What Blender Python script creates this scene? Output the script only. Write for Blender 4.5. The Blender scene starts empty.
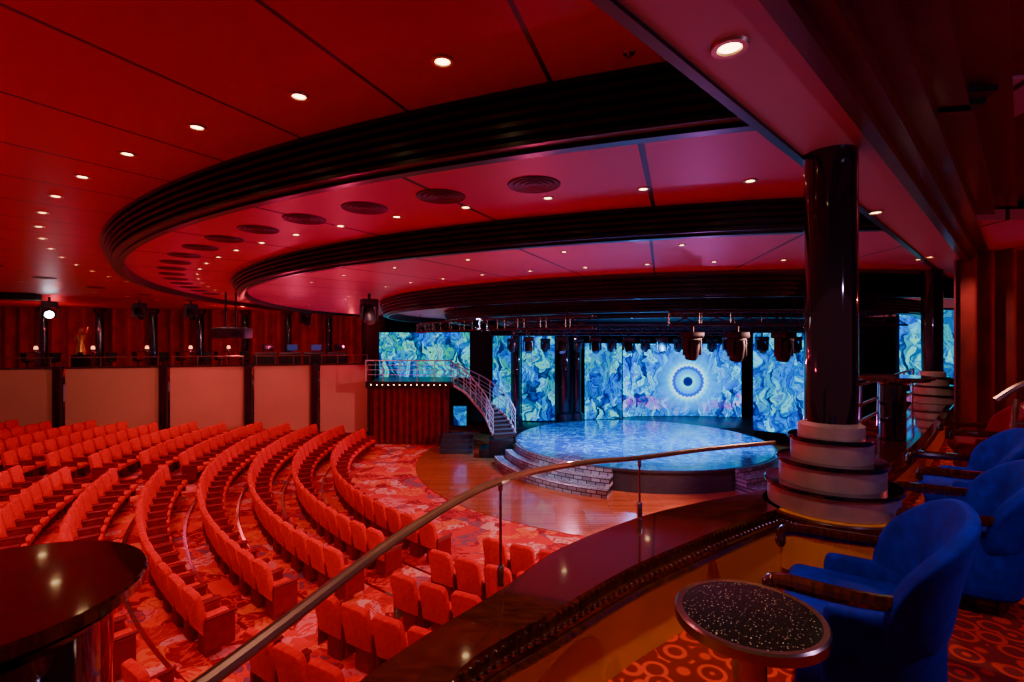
import bpy, bmesh, math, random
from mathutils import Vector, Matrix
random.seed(4)
D=bpy.data; SC=bpy.context.scene; COL=SC.collection
rad=math.radians; cos=math.cos; sin=math.sin; pi=math.pi
CX,CY=6.0,20.5      # centre of the house circles
SX,SY=5.2,20.6      # centre of the stage

# ------------------------------------------------------------ materials
def nmat(name):
    m=D.materials.new(name); m.use_nodes=True
    nt=m.node_tree; b=nt.nodes['Principled BSDF']
    return m,nt,b
def N(nt,t,**k):
    n=nt.nodes.new(t)
    for a,v in k.items(): setattr(n,a,v)
    return n
def L(nt,a,b): nt.links.new(a,b)
def ramp(nt,cs,src,const=False):
    r=N(nt,'ShaderNodeValToRGB'); e=r.color_ramp.elements
    if const: r.color_ramp.interpolation='CONSTANT'
    while len(e)<len(cs): e.new(.5)
    for i,(p,c) in enumerate(cs): e[i].position=p; e[i].color=(*c,1)
    L(nt,src,r.inputs[0]); return r.outputs[0]
def pm(name,col,rough=.5,metal=0,coat=0,emi=None,es=0,var=.15,scale=8,sheen=0,bump=0):
    m,nt,b=nmat(name)
    tc=N(nt,'ShaderNodeTexCoord'); no=N(nt,'ShaderNodeTexNoise'); no.inputs['Scale'].default_value=scale
    no.inputs['Detail'].default_value=4
    L(nt,tc.outputs['Object'],no.inputs['Vector'])
    lo=[max(0,c*(1-var)) for c in col]; hi=[min(1,c*(1+var)) for c in col]
    L(nt,ramp(nt,[(.3,lo),(.7,hi)],no.outputs['Fac']),b.inputs['Base Color'])
    b.inputs['Roughness'].default_value=rough; b.inputs['Metallic'].default_value=metal
    b.inputs['Coat Weight'].default_value=coat; b.inputs['Coat Roughness'].default_value=.05
    if sheen:
        b.inputs['Sheen Weight'].default_value=sheen; b.inputs['Sheen Tint'].default_value=(*[min(1,c*1.3) for c in col],1); b.inputs['Specular IOR Level'].default_value=.15
    if emi:
        b.inputs['Emission Color'].default_value=(*emi,1); b.inputs['Emission Strength'].default_value=es
    if bump:
        bp=N(nt,'ShaderNodeBump'); bp.inputs['Strength'].default_value=bump; L(nt,no.outputs['Fac'],bp.inputs['Height']); L(nt,bp.outputs[0],b.inputs['Normal'])
    return m
def wood(name,c1,c2,rough=.12,scale=3,coat=.8):
    m,nt,b=nmat(name)
    tc=N(nt,'ShaderNodeTexCoord'); mp=N(nt,'ShaderNodeMapping'); mp.inputs['Scale'].default_value=(scale,scale*6,scale)
    no=N(nt,'ShaderNodeTexNoise'); no.inputs['Scale'].default_value=3; no.inputs['Detail'].default_value=6; no.inputs['Distortion'].default_value=.6
    L(nt,tc.outputs['Object'],mp.inputs[0]); L(nt,mp.outputs[0],no.inputs['Vector'])
    L(nt,ramp(nt,[(.3,c1),(.7,c2)],no.outputs['Fac']),b.inputs['Base Color'])
    b.inputs['Roughness'].default_value=rough; b.inputs['Coat Weight'].default_value=coat; b.inputs['Coat Roughness'].default_value=.04
    return m
def carpet(name,cols,scale=2.2,dist=1.2):
    m,nt,b=nmat(name)
    tc=N(nt,'ShaderNodeTexCoord'); n1=N(nt,'ShaderNodeTexNoise'); n1.inputs['Scale'].default_value=scale*.5; n1.inputs['Detail'].default_value=2
    L(nt,tc.outputs['Object'],n1.inputs['Vector'])
    mx=N(nt,'ShaderNodeVectorMath',operation='MULTIPLY_ADD'); L(nt,n1.outputs['Color'],mx.inputs[0]); mx.inputs[1].default_value=(dist,dist,dist); L(nt,tc.outputs['Object'],mx.inputs[2])
    v=N(nt,'ShaderNodeTexVoronoi'); v.inputs['Scale'].default_value=scale; L(nt,mx.outputs[0],v.inputs['Vector'])
    sp=N(nt,'ShaderNodeSeparateColor'); L(nt,v.outputs['Color'],sp.inputs[0])
    rr=ramp(nt,[(i/len(cols),c) for i,c in enumerate(cols)],sp.outputs[0],True)
    n2=N(nt,'ShaderNodeTexNoise'); n2.inputs['Scale'].default_value=scale*1.6; n2.inputs['Distortion'].default_value=2.5; L(nt,tc.outputs['Object'],n2.inputs['Vector'])
    r2=ramp(nt,[(.53,(0,0,0)),(.56,(1,1,1))],n2.outputs['Fac'])
    mix=N(nt,'ShaderNodeMix',data_type='RGBA'); L(nt,r2,mix.inputs[0]); L(nt,rr,mix.inputs[6]); mix.inputs[7].default_value=(*cols[0],1)
    L(nt,mix.outputs[2],b.inputs['Base Color']); b.inputs['Roughness'].default_value=.9
    return m
def ringcarpet(name,c1,c2,scale):
    m,nt,b=nmat(name)
    tc=N(nt,'ShaderNodeTexCoord'); v=N(nt,'ShaderNodeTexVoronoi'); v.inputs['Scale'].default_value=scale; v.inputs['Randomness'].default_value=.55
    L(nt,tc.outputs['Object'],v.inputs['Vector'])
    mu=N(nt,'ShaderNodeMath',operation='MULTIPLY'); mu.inputs[1].default_value=17; L(nt,v.outputs['Distance'],mu.inputs[0])
    s=N(nt,'ShaderNodeMath',operation='SINE'); L(nt,mu.outputs[0],s.inputs[0])
    L(nt,ramp(nt,[(.05,c1),(.65,c2)],s.outputs[0]),b.inputs['Base Color']); b.inputs['Roughness'].default_value=.85
    return m
def ceilmat(name,col,div,off,rings,line=(.008,.001,.002),rough=.42,w=.012):
    """panelled ceiling: object origin sits at the circle centre"""
    m,nt,b=nmat(name)
    tc=N(nt,'ShaderNodeTexCoord'); s=N(nt,'ShaderNodeSeparateXYZ'); L(nt,tc.outputs['Object'],s.inputs[0])
    a=N(nt,'ShaderNodeMath',operation='ARCTAN2'); L(nt,s.outputs[1],a.inputs[0]); L(nt,s.outputs[0],a.inputs[1])
    k=N(nt,'ShaderNodeMath',operation='MULTIPLY_ADD'); k.inputs[1].default_value=div/(2*pi); k.inputs[2].default_value=-off/360*div+div*2+.5
    L(nt,a.outputs[0],k.inputs[0])
    f=N(nt,'ShaderNodeMath',operation='FRACT'); L(nt,k.outputs[0],f.inputs[0])
    d=N(nt,'ShaderNodeMath',operation='SUBTRACT'); L(nt,f.outputs[0],d.inputs[0]); d.inputs[1].default_value=.5
    ab=N(nt,'ShaderNodeMath',operation='ABSOLUTE'); L(nt,d.outputs[0],ab.inputs[0])
    lt=N(nt,'ShaderNodeMath',operation='LESS_THAN'); L(nt,ab.outputs[0],lt.inputs[0]); lt.inputs[1].default_value=w
    cur=lt.outputs[0]
    ln=N(nt,'ShaderNodeVectorMath',operation='LENGTH'); 
    cb=N(nt,'ShaderNodeCombineXYZ'); L(nt,s.outputs[0],cb.inputs[0]); L(nt,s.outputs[1],cb.inputs[1]); L(nt,cb.outputs[0],ln.inputs[0])
    for R in rings:
        c=N(nt,'ShaderNodeMath',operation='COMPARE'); L(nt,ln.outputs['Value'],c.inputs[0]); c.inputs[1].default_value=R; c.inputs[2].default_value=.012
        mx=N(nt,'ShaderNodeMath',operation='MAXIMUM'); L(nt,cur,mx.inputs[0]); L(nt,c.outputs[0],mx.inputs[1]); cur=mx.outputs[0]
    mix=N(nt,'ShaderNodeMix',data_type='RGBA'); L(nt,cur,mix.inputs[0]); mix.inputs[6].default_value=(*col,1); mix.inputs[7].default_value=(*line,1)
    L(nt,mix.outputs[2],b.inputs['Base Color']); b.inputs['Roughness'].default_value=rough
    return m
def ledmat(name,eye=None,seed=0,strength=1.0,scale=1.0,green=1.0,es=2.2,petals=14):
    m,nt,b=nmat(name); nt.nodes.remove(b)
    out=[n for n in nt.nodes if n.type=='OUTPUT_MATERIAL'][0]
    uv=N(nt,'ShaderNodeUVMap'); uv.uv_map='UVMap'
    mp=N(nt,'ShaderNodeMapping'); mp.inputs['Location'].default_value=(seed*7.3,seed*3.1,seed); L(nt,uv.outputs[0],mp.inputs[0])
    nw=N(nt,'ShaderNodeTexNoise'); nw.inputs['Scale'].default_value=1.0*scale; nw.inputs['Detail'].default_value=3; L(nt,mp.outputs[0],nw.inputs['Vector'])
    wv=N(nt,'ShaderNodeVectorMath',operation='MULTIPLY_ADD'); L(nt,nw.outputs['Color'],wv.inputs[0]); wv.inputs[1].default_value=(1.6,1.6,0); L(nt,mp.outputs[0],wv.inputs[2])
    ms=N(nt,'ShaderNodeMapping'); ms.inputs['Scale'].default_value=(4.6*scale,1.6*scale,1); ms.inputs['Rotation'].default_value=(0,0,.45); L(nt,wv.outputs[0],ms.inputs[0])
    vo=N(nt,'ShaderNodeTexVoronoi'); vo.feature='F1'; vo.inputs['Scale'].default_value=1.0; L(nt,ms.outputs[0],vo.inputs['Vector'])
    n1=N(nt,'ShaderNodeTexNoise'); n1.inputs['Scale'].default_value=3.2*scale; n1.inputs['Detail'].default_value=8; n1.inputs['Distortion'].default_value=.4; n1.inputs['Roughness'].default_value=.7
    L(nt,wv.outputs[0],n1.inputs['Vector'])
    sc=N(nt,'ShaderNodeSeparateColor'); L(nt,vo.outputs['Color'],sc.inputs[0])
    f1=N(nt,'ShaderNodeMath',operation='MULTIPLY_ADD'); L(nt,sc.outputs[0],f1.inputs[0]); f1.inputs[1].default_value=.5; 
    f0=N(nt,'ShaderNodeMath',operation='MULTIPLY'); L(nt,n1.outputs['Fac'],f0.inputs[0]); f0.inputs[1].default_value=.55; L(nt,f0.outputs[0],f1.inputs[2])
    ed=N(nt,'ShaderNodeMath',operation='MULTIPLY_ADD'); L(nt,vo.outputs['Distance'],ed.inputs[0]); ed.inputs[1].default_value=-.26; L(nt,f1.outputs[0],ed.inputs[2])
    fac=ed.outputs[0]
    rb=ramp(nt,[(0,(0,0,.03)),(.16,(0,.006,.16)),(.28,(0,.07,.65)),(.38,(0,.24,1)),(.45,(.0,.04,.42)),(.54,(0,.38,1)),(.6,(.08,.80,1)),(.66,(.0,.13,.75)),(.8,(.3,.95,1))],fac)
    rg=ramp(nt,[(0,(0,.004,.03)),(.16,(0,.02,.12)),(.28,(0,.14,.32)),(.37,(.02,.50,.14)),(.43,(0,.06,.26)),(.52,(0,.34,.62)),(.58,(.14,.85,.38)),(.66,(.0,.10,.34)),(.8,(.35,1,.75))],fac)
    n2=N(nt,'ShaderNodeTexNoise'); n2.inputs['Scale'].default_value=.7; n2.inputs['Detail'].default_value=3; n2.inputs['Distortion'].default_value=.5; L(nt,mp.outputs[0],n2.inputs['Vector'])
    gf=ramp(nt,[(.44,(0,0,0)),(.56,(green,green,green))],n2.outputs['Fac'])
    mix=N(nt,'ShaderNodeMix',data_type='RGBA'); L(nt,gf,mix.inputs[0]); L(nt,rb,mix.inputs[6]); L(nt,rg,mix.inputs[7])
    cur=mix.outputs[2]
    s=N(nt,'ShaderNodeSeparateXYZ'); L(nt,uv.outputs[0],s.inputs[0])
    if eye:
        n3=N(nt,'ShaderNodeTexNoise'); n3.inputs['Scale'].default_value=1.8; n3.inputs['Detail'].default_value=6; n3.inputs['Distortion'].default_value=1; L(nt,uv.outputs[0],n3.inputs['Vector'])
        g=N(nt,'ShaderNodeMath',operation='MULTIPLY_ADD'); L(nt,n3.outputs['Fac'],g.inputs[0]); g.inputs[1].default_value=1.6; L(nt,s.outputs[1],g.inputs[2])
        c=N(nt,'ShaderNodeMath',operation='COMPARE'); L(nt,g.outputs[0],c.inputs[0]); c.inputs[1].default_value=1.5; c.inputs[2].default_value=.28
        mu=N(nt,'ShaderNodeMath',operation='MULTIPLY'); L(nt,c.outputs[0],mu.inputs[0]); mu.inputs[1].default_value=.65
        pk=ramp(nt,[(.2,(.03,.0,.22)),(.36,(.50,.08,.75)),(.46,(.02,.06,.3)),(.6,(.5,.35,1))],fac)
        mp_=N(nt,'ShaderNodeMix',data_type='RGBA'); L(nt,mu.outputs[0],mp_.inputs[0]); L(nt,cur,mp_.inputs[6]); L(nt,pk,mp_.inputs[7]); cur=mp_.outputs[2]
        sb=N(nt,'ShaderNodeVectorMath',operation='SUBTRACT'); L(nt,uv.outputs[0],sb.inputs[0]); sb.inputs[1].default_value=(eye[0],eye[1],0)
        ln=N(nt,'ShaderNodeVectorMath',operation='LENGTH'); L(nt,sb.outputs[0],ln.inputs[0])
        s2=N(nt,'ShaderNodeSeparateXYZ'); L(nt,sb.outputs[0],s2.inputs[0])
        at=N(nt,'ShaderNodeMath',operation='ARCTAN2'); L(nt,s2.outputs[1],at.inputs[0]); L(nt,s2.outputs[0],at.inputs[1])
        a20=N(nt,'ShaderNodeMath',operation='MULTIPLY'); L(nt,at.outputs[0],a20.inputs[0]); a20.inputs[1].default_value=petals
        si=N(nt,'ShaderNodeMath',operation='SINE'); L(nt,a20.outputs[0],si.inputs[0])
        amp=N(nt,'ShaderNodeMath',operation='MULTIPLY'); L(nt,ln.outputs['Value'],amp.inputs[0]); amp.inputs[1].default_value=.03
        sm=N(nt,'ShaderNodeMath',operation='MULTIPLY_ADD'); L(nt,si.outputs[0],sm.inputs[0]); L(nt,amp.outputs[0],sm.inputs[1]); L(nt,ln.outputs['Value'],sm.inputs[2])
        dv=N(nt,'ShaderNodeMath',operation='DIVIDE'); L(nt,sm.outputs[0],dv.inputs[0]); dv.inputs[1].default_value=es
        r3=ramp(nt,[(0,(0,.0,.10)),(.10,(0,.01,.2)),(.13,(.1,.8,1)),(.19,(0,.50,1)),(.28,(0,.25,1)),(.31,(0,.03,.5)),(.36,(0,.15,.95)),(.38,(.6,1,1)),(.41,(.1,.75,1)),(.50,(0,.35,1)),(1,(0,.12,.9))],dv.outputs[0])
        fm=N(nt,'ShaderNodeMapRange'); L(nt,dv.outputs[0],fm.inputs[0]); fm.inputs[1].default_value=.42; fm.inputs[2].default_value=1.0; fm.inputs[3].default_value=1; fm.inputs[4].default_value=0
        m3=N(nt,'ShaderNodeMix',data_type='RGBA'); L(nt,fm.outputs[0],m3.inputs[0]); L(nt,cur,m3.inputs[6]); L(nt,r3,m3.inputs[7]); cur=m3.outputs[2]
    em=N(nt,'ShaderNodeEmission'); L(nt,cur,em.inputs[0]); em.inputs[1].default_value=strength
    L(nt,em.outputs[0],out.inputs[0])
    return m

M={}
M['red']=pm('red_velvet',(.80,.001,.036),.75,sheen=.25,var=.12,scale=20)
M['redd']=pm('red_plastic_shell',(.24,.001,.011),.5)
M['blue']=pm('blue_velvet',(.008,.006,.62),.7,sheen=.6,var=.3,scale=12)
M['maroon']=pm('maroon_velvet',(.28,.002,.03),.8,sheen=.4)
M['black']=pm('black_satin',(.010,.010,.012),.35)
M['grey']=pm('graphite_metal',(.045,.045,.06),.45)
M['fix']=pm('fixture_black',(.020,.022,.032),.5)
M['blackm']=pm('black_matte',(.007,.006,.007),.8)
M['blackg']=pm('black_gloss',(.006,.006,.014),.06,coat=1,var=.02)
M['band']=pm('louvre_dark',(.010,.008,.011),.30,var=.03)
M['dwood']=wood('dark_mahogany',(.026,.005,.003),(.10,.017,.008),.08)
M['rail']=pm('handrail_bronze_brown',(.30,.16,.13),.28,metal=.6,coat=.3)
M['orange']=pm('ochre_wall_fabric',(.90,.38,.04),.7,var=.04,scale=3)
M['panel']=pm('peach_panel',(.62,.28,.19),.6,var=.08,scale=.5)
M['chrome']=pm('chrome',(.6,.6,.62),.2,metal=1)
M['bronze']=pm('bronze',(.45,.34,.30),.25,metal=1)
M['copper']=pm('rose_metal_column_drum',(.60,.42,.42),.38,metal=.5)
M['white']=pm('white_metal',(.6,.6,.66),.4)
M['lamp']=pm('downlight_lens',(1,.9,.7),.4,emi=(1,.66,.28),es=14)
M['lampw']=pm('white_lens',(1,1,1),.4,emi=(.8,.88,1),es=45)
M['lampring']=pm('downlight_trim',(.6,.4,.3),.3,metal=.8)
M['vent']=pm('vent_metal',(.09,.006,.014),.5)
M['soffit']=pm('soffit_plaster',(.50,.20,.19),.5,var=.02,scale=1)
M['cornice']=pm('cornice_lacquer',(.085,.005,.006),.35,coat=.2)
M['rceil']=pm('red_lacquer_ceiling',(.15,.003,.008),.35)
M['curt']=pm('dark_curtain',(.22,.010,.018),.85,var=.3,scale=3)
M['rcurt']=pm('red_curtain',(.36,.002,.012),.85,var=.3,scale=2)
M['gold']=pm('gilded',(.7,.4,.12),.3,metal=.9)
M['tv']=pm('monitor_glow',(.02,.05,.1),.3,emi=(.02,.09,.5),es=.2)
M['shade']=pm('lamp_shade_glow',(1,.6,.4),.5,emi=(1,.35,.18),es=3)
m,nt,b=nmat('speckled_granite')
tc=N(nt,'ShaderNodeTexCoord'); v=N(nt,'ShaderNodeTexVoronoi'); v.inputs['Scale'].default_value=90; L(nt,tc.outputs['Object'],v.inputs['Vector'])
L(nt,ramp(nt,[(.10,(.6,.5,.45)),(.22,(.010,.009,.012))],v.outputs['Distance']),b.inputs['Base Color']); b.inputs['Roughness'].default_value=.15
M['granite']=m
m,nt,b=nmat('clear_glass'); nt.nodes.remove(b)
out=[n for n in nt.nodes if n.type=='OUTPUT_MATERIAL'][0]
t=N(nt,'ShaderNodeBsdfTransparent'); t.inputs[0].default_value=(.94,.97,.97,1); g=N(nt,'ShaderNodeBsdfGlossy'); g.inputs['Roughness'].default_value=.02
mx=N(nt,'ShaderNodeMixShader'); mx.inputs[0].default_value=.06; L(nt,t.outputs[0],mx.inputs[1]); L(nt,g.outputs[0],mx.inputs[2]); L(nt,mx.outputs[0],out.inputs[0])
M['glass']=m
m,nt,b=nmat('stage_floor_gloss')
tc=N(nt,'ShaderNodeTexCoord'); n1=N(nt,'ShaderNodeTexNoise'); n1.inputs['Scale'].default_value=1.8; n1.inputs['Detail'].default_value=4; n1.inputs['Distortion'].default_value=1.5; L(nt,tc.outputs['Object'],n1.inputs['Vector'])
L(nt,ramp(nt,[(.44,(.02,.10,.40)),(.53,(.04,.22,.58)),(.57,(.22,.70,.90)),(.61,(.02,.15,.46))],n1.outputs['Fac']),b.inputs['Base Color']); b.inputs['Roughness'].default_value=.2; b.inputs['Coat Weight'].default_value=.6; b.inputs['Coat Roughness'].default_value=.10  # cyan patches are projected stage light painted into the blue floor colour
M['stagefloor']=m
m,nt,b=nmat('stone_blocks')
tc=N(nt,'ShaderNodeUVMap'); br=N(nt,'ShaderNodeTexBrick'); br.inputs['Scale'].default_value=1; br.inputs['Brick Width'].default_value=.30; br.inputs['Row Height'].default_value=.122; br.inputs['Mortar Size'].default_value=.016
br.inputs['Color1'].default_value=(.66,.70,.85,1); br.inputs['Color2'].default_value=(.30,.30,.40,1); br.inputs['Mortar'].default_value=(.03,.025,.03,1)
L(nt,tc.outputs[0],br.inputs['Vector']); L(nt,br.outputs['Color'],b.inputs['Base Color']); b.inputs['Roughness'].default_value=.35; b.inputs['Metallic'].default_value=.2
M['blocks']=m
m,nt,b=nmat('dance_floor_wood')
tc=N(nt,'ShaderNodeTexCoord'); br=N(nt,'ShaderNodeTexBrick'); br.inputs['Scale'].default_value=1; br.inputs['Brick Width'].default_value=1.6; br.inputs['Row Height'].default_value=.14; br.inputs['Mortar Size'].default_value=.004
br.inputs['Color1'].default_value=(.62,.18,.06,1); br.inputs['Color2'].default_value=(.46,.11,.035,1); br.inputs['Mortar'].default_value=(.1,.03,.01,1)
L(nt,tc.outputs['Object'],br.inputs['Vector']); L(nt,br.outputs['Color'],b.inputs['Base Color']); b.inputs['Roughness'].default_value=.2; b.inputs['Coat Weight'].default_value=.4
M['dance']=m
M['carpet']=carpet('swirl_carpet',[(.82,.008,.03),(.92,.22,.06),(.32,.003,.015),(.88,.52,.46),(.60,.006,.02),(.28,.13,.18),(.95,.10,.05),(.40,.004,.02),(.88,.26,.30)],scale=2.1)
M['bcarpet']=ringcarpet('scale_carpet',(.26,.004,.006),(.82,.045,.022),8)
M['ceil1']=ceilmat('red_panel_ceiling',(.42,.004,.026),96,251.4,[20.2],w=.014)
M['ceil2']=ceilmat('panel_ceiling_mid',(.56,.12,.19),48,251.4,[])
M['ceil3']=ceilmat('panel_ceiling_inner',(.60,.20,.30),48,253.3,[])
M['ceil4']=pm('stage_void_ceiling',(.012,.008,.012),.7)

# ------------------------------------------------------------ mesh builder
class MB:
    def __init__(s): s.v=[];s.f=[];s.m=[];s.uv={}
    def add(s,v,f,mi=0):
        o=len(s.v); s.v+= [tuple(x) for x in v]; s.f+=[tuple(i+o for i in q) for q in f]; s.m+=[mi]*len(f); return s
    def bm(s,b,mi=0,mat=None):
        b.verts.index_update()
        s.add([ (mat@x.co if mat else x.co) for x in b.verts],[[x.index for x in f.verts] for f in b.faces],mi); b.free(); return s
    def rbox(s,c,size,bev=.02,seg=2,rz=0,rx=0,ry=0,mi=0):
        b=bmesh.new(); bmesh.ops.create_cube(b,size=1)
        for v in b.verts: v.co=Vector((v.co.x*size[0],v.co.y*size[1],v.co.z*size[2]))
        if bev>0: bmesh.ops.bevel(b,geom=b.edges[:],offset=min(bev,min(size)*.49),segments=seg,profile=.5,affect='EDGES')
        mat=Matrix.Translation(c)@Matrix.Rotation(rz,4,'Z')@Matrix.Rotation(ry,4,'Y')@Matrix.Rotation(rx,4,'X')
        return s.bm(b,mi,mat)
    def lathe(s,prof,seg=32,a0=0,a1=360,c=(0,0,0),mi=0,closed=False):
        full=abs(a1-a0)>=359.99; n=seg if full else seg+1; v=[];f=[];P=len(prof)
        for i in range(n):
            a=rad(a0+(a1-a0)*i/seg)
            for r_,z in prof: v.append((c[0]+r_*cos(a),c[1]+r_*sin(a),c[2]+z))
        for i in range(seg):
            j=(i+1)%n
            for k in range(P if closed else P-1):
                l=(k+1)%P
                f.append((i*P+k,j*P+k,j*P+l,i*P+l))
        if closed and not full:
            f.append(tuple(range(P))[::-1]); f.append(tuple((n-1)*P+k for k in range(P)))
        return s.add(v,f,mi)
    def tube(s,pts,r,seg=8,mi=0,closed=False):
        pts=[Vector(p) for p in pts]; n=len(pts); v=[];f=[]
        t0=(pts[1]-pts[0]).normalized(); up=Vector((0,0,1)) if abs(t0.z)<.9 else Vector((1,0,0))
        nrm=t0.cross(up).normalized()
        for i,p in enumerate(pts):
            if closed: t=(pts[(i+1)%n]-pts[i-1]).normalized()
            else: t=(pts[min(i+1,n-1)]-pts[max(i-1,0)]).normalized()
            nrm=(nrm-t*nrm.dot(t)).normalized(); bn=t.cross(nrm)
            rr=r[i] if isinstance(r,(list,tuple)) else r
            for k in range(seg):
                a=2*pi*k/seg; v.append(p+(nrm*cos(a)+bn*sin(a))*rr)
        for i in range(n if closed else n-1):
            j=(i+1)%n
            for k in range(seg):
                l=(k+1)%seg; f.append((i*seg+k,i*seg+l,j*seg+l,j*seg+k))
        if not closed: f.append(tuple(range(seg))[::-1]); f.append(tuple((n-1)*seg+k for k in range(seg)))
        return s.add(v,f,mi)
    def sphere(s,c,r,mi=0,u=10,w=7,sc=(1,1,1)):
        b=bmesh.new(); bmesh.ops.create_uvsphere(b,u_segments=u,v_segments=w,radius=r)
        return s.bm(b,mi,Matrix.Translation(c)@Matrix.Diagonal((*sc,1)))
    def strip(s,A,B,z0,z1,mi=0,top=True,bot=True):
        """solid between path A (outer) and B (inner)"""
        n=len(A); v=[]
        for i in range(n): v+=[(A[i][0],A[i][1],z0),(A[i][0],A[i][1],z1),(B[i][0],B[i][1],z1),(B[i][0],B[i][1],z0)]
        f=[]
        for i in range(n-1):
            for k in range(4): l=(k+1)%4; f.append((i*4+k,(i+1)*4+k,(i+1)*4+l,i*4+l))
        f+=[(3,2,1,0),((n-1)*4,(n-1)*4+1,(n-1)*4+2,(n-1)*4+3)]
        return s.add(v,f,mi)
    def mesh(s,name,mats,smooth=True,ang=35):
        me=D.meshes.new(name); me.from_pydata(s.v,[],s.f); me.validate()
        for q in (mats if isinstance(mats,(list,tuple)) else [mats]): me.materials.append(q)
        if len(me.polygons)==len(s.m):
            for p,i in zip(me.polygons,s.m): p.material_index=i
        b=bmesh.new(); b.from_mesh(me); bmesh.ops.recalc_face_normals(b,faces=b.faces); b.to_mesh(me); b.free()
        if smooth:
            for p in me.polygons: p.use_smooth=True
            try: me.set_sharp_from_angle(angle=rad(ang))
            except Exception: pass
        return me
def obj(name,data,loc=(0,0,0),rz=0,parent=None,**k):
    o=D.objects.new(name,data); o.location=loc; o.rotation_euler=(0,0,rz)
    if parent: o.parent=parent
    COL.objects.link(o)
    for a,v in k.items(): o[a]=v
    return o
def thing(name,label,cat,loc=(0,0,0),rz=0,group=None,data=None):
    o=obj(name,data,loc,rz,label=label,category=cat)
    if data is None: o.empty_display_size=.1
    if group: o['group']=group
    return o
def struct(name,data,loc=(0,0,0)):
    return obj(name,data,loc,kind='structure')
def copy_thing(src,loc,rz,scale=None):
    o=src.copy(); COL.objects.link(o); o.location=loc; o.rotation_euler=(0,0,rz)
    if scale: o.scale=scale
    def rec(a,b):
        for ch in list(a.children):
            c=ch.copy(); COL.objects.link(c); c.parent=b; c.matrix_parent_inverse=ch.matrix_parent_inverse.copy(); rec(ch,c)
    rec(src,o); return o
def catmull(P,n=8):
    P=[Vector((*p,0)[:3]) if len(p)==2 else Vector(p) for p in P]; Q=[P[0]*2-P[1]]+P+[P[-1]*2-P[-2]]; out=[]
    for i in range(1,len(Q)-2):
        a,b,c,d=Q[i-1:i+3]
        for k in range(n):
            t=k/n; out.append(.5*((2*b)+(c-a)*t+(2*a-5*b+4*c-d)*t*t+(3*b-a-3*c+d)*t**3))
    out.append(P[-1]); return out
def resample(P,n):
    P=[Vector(p) for p in P]; ds=[0]
    for i in range(1,len(P)): ds.append(ds[-1]+(P[i]-P[i-1]).length)
    out=[]; j=0
    for k in range(n):
        t=ds[-1]*k/(n-1)
        while j<len(P)-2 and ds[j+1]<t: j+=1
        u=(t-ds[j])/max(1e-9,ds[j+1]-ds[j]); out.append(P[j].lerp(P[j+1],u))
    return out
def pol(R,a,c=(CX,CY)): return (c[0]+R*cos(rad(a)),c[1]+R*sin(rad(a)))

# ------------------------------------------------------------ main floor
NR=12; R0=12.3; PITCH=1.12
def rowz(i): return -3.3+.075*i
prof=[(0,-3.3),(R0-.55,-3.3)]
for i in range(1,NR+5):
    r_=R0-.55+PITCH*i; prof+=[(r_,rowz(i-1)),(r_,rowz(i))]
prof.append((34,rowz(NR+4)))
mb=MB(); mb.lathe([(r,z) for r,z in prof],144)
struct('floor',mb.mesh('floor',M['carpet'],smooth=False),(CX,CY,0))
for i in range(1,NR+1):
    r_=R0-.55+PITCH*i; mb=MB(); mb.lathe([(r_-.0,-.02),(r_-.012,-.02),(r_-.012,.006),(r_+.05,.006),(r_+.05,0)],100,150,262)
    struct('trim_%d'%i,mb.mesh('nosing',M['chrome']),(CX,CY,rowz(i)))
mb=MB(); mb.lathe([(0,.012),(9.0,.012),(9.0,0)],96); struct('floor.001',mb.mesh('dancefloor',M['dance']),(SX,SY,-3.3))

# ------------------------------------------------------------ stage
mb=MB(); mb.lathe([(5.0,-3.288),(5.0,-2.62),(5.06,-2.62),(5.06,-2.55),(5.0,-2.545)],96,mi=1); mb.lathe([(5.0,-2.545),(0,-2.545)],96,mi=0)
stage=thing('stage','round glossy blue-lit theatre stage with grey edge','stage',(SX,SY,0))
obj('stage_floor',mb.mesh('stage_floor',[M['stagefloor'],M['grey']]),parent=stage)
mb=MB(); mb.rbox((1.6,5.0,-2.92),(13.6,4.6,.73),.02); obj('rear_deck',mb.mesh('rear_deck',M['black']),parent=stage)
def stepmesh(a0,a1,name,cx=0):
    mb=MB(); seg=28
    for (R,z0,z1) in [(5.95,-3.285,-3.04),(5.52,-3.285,-2.80),(5.14,-3.285,-2.56)]:
        mb.lathe([(5.075,z0),(R,z0),(R,z1),(5.075,z1)],seg,a0,a1,closed=True)
    me=mb.mesh(name,M['blocks'],smooth=False)
    uv=me.uv_layers.new(name='UVMap')
    for p in me.polygons:
        for li in p.loop_indices:
            co=me.vertices[me.loops[li].vertex_index].co; a=math.atan2(co.y,co.x)%(2*pi)
            uv.data[li].uv=(a*5.5,co.z+3.3 if abs(p.normal.z)<.5 else math.hypot(co.x,co.y))
    return me
for a0,a1 in ((188,247),(292,330)):
    thing('stage_steps','curved silver-grey stone-block steps against the round stage','steps',(SX,SY,0),group='stage steps',data=stepmesh(a0,a1,'steps'))

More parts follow.
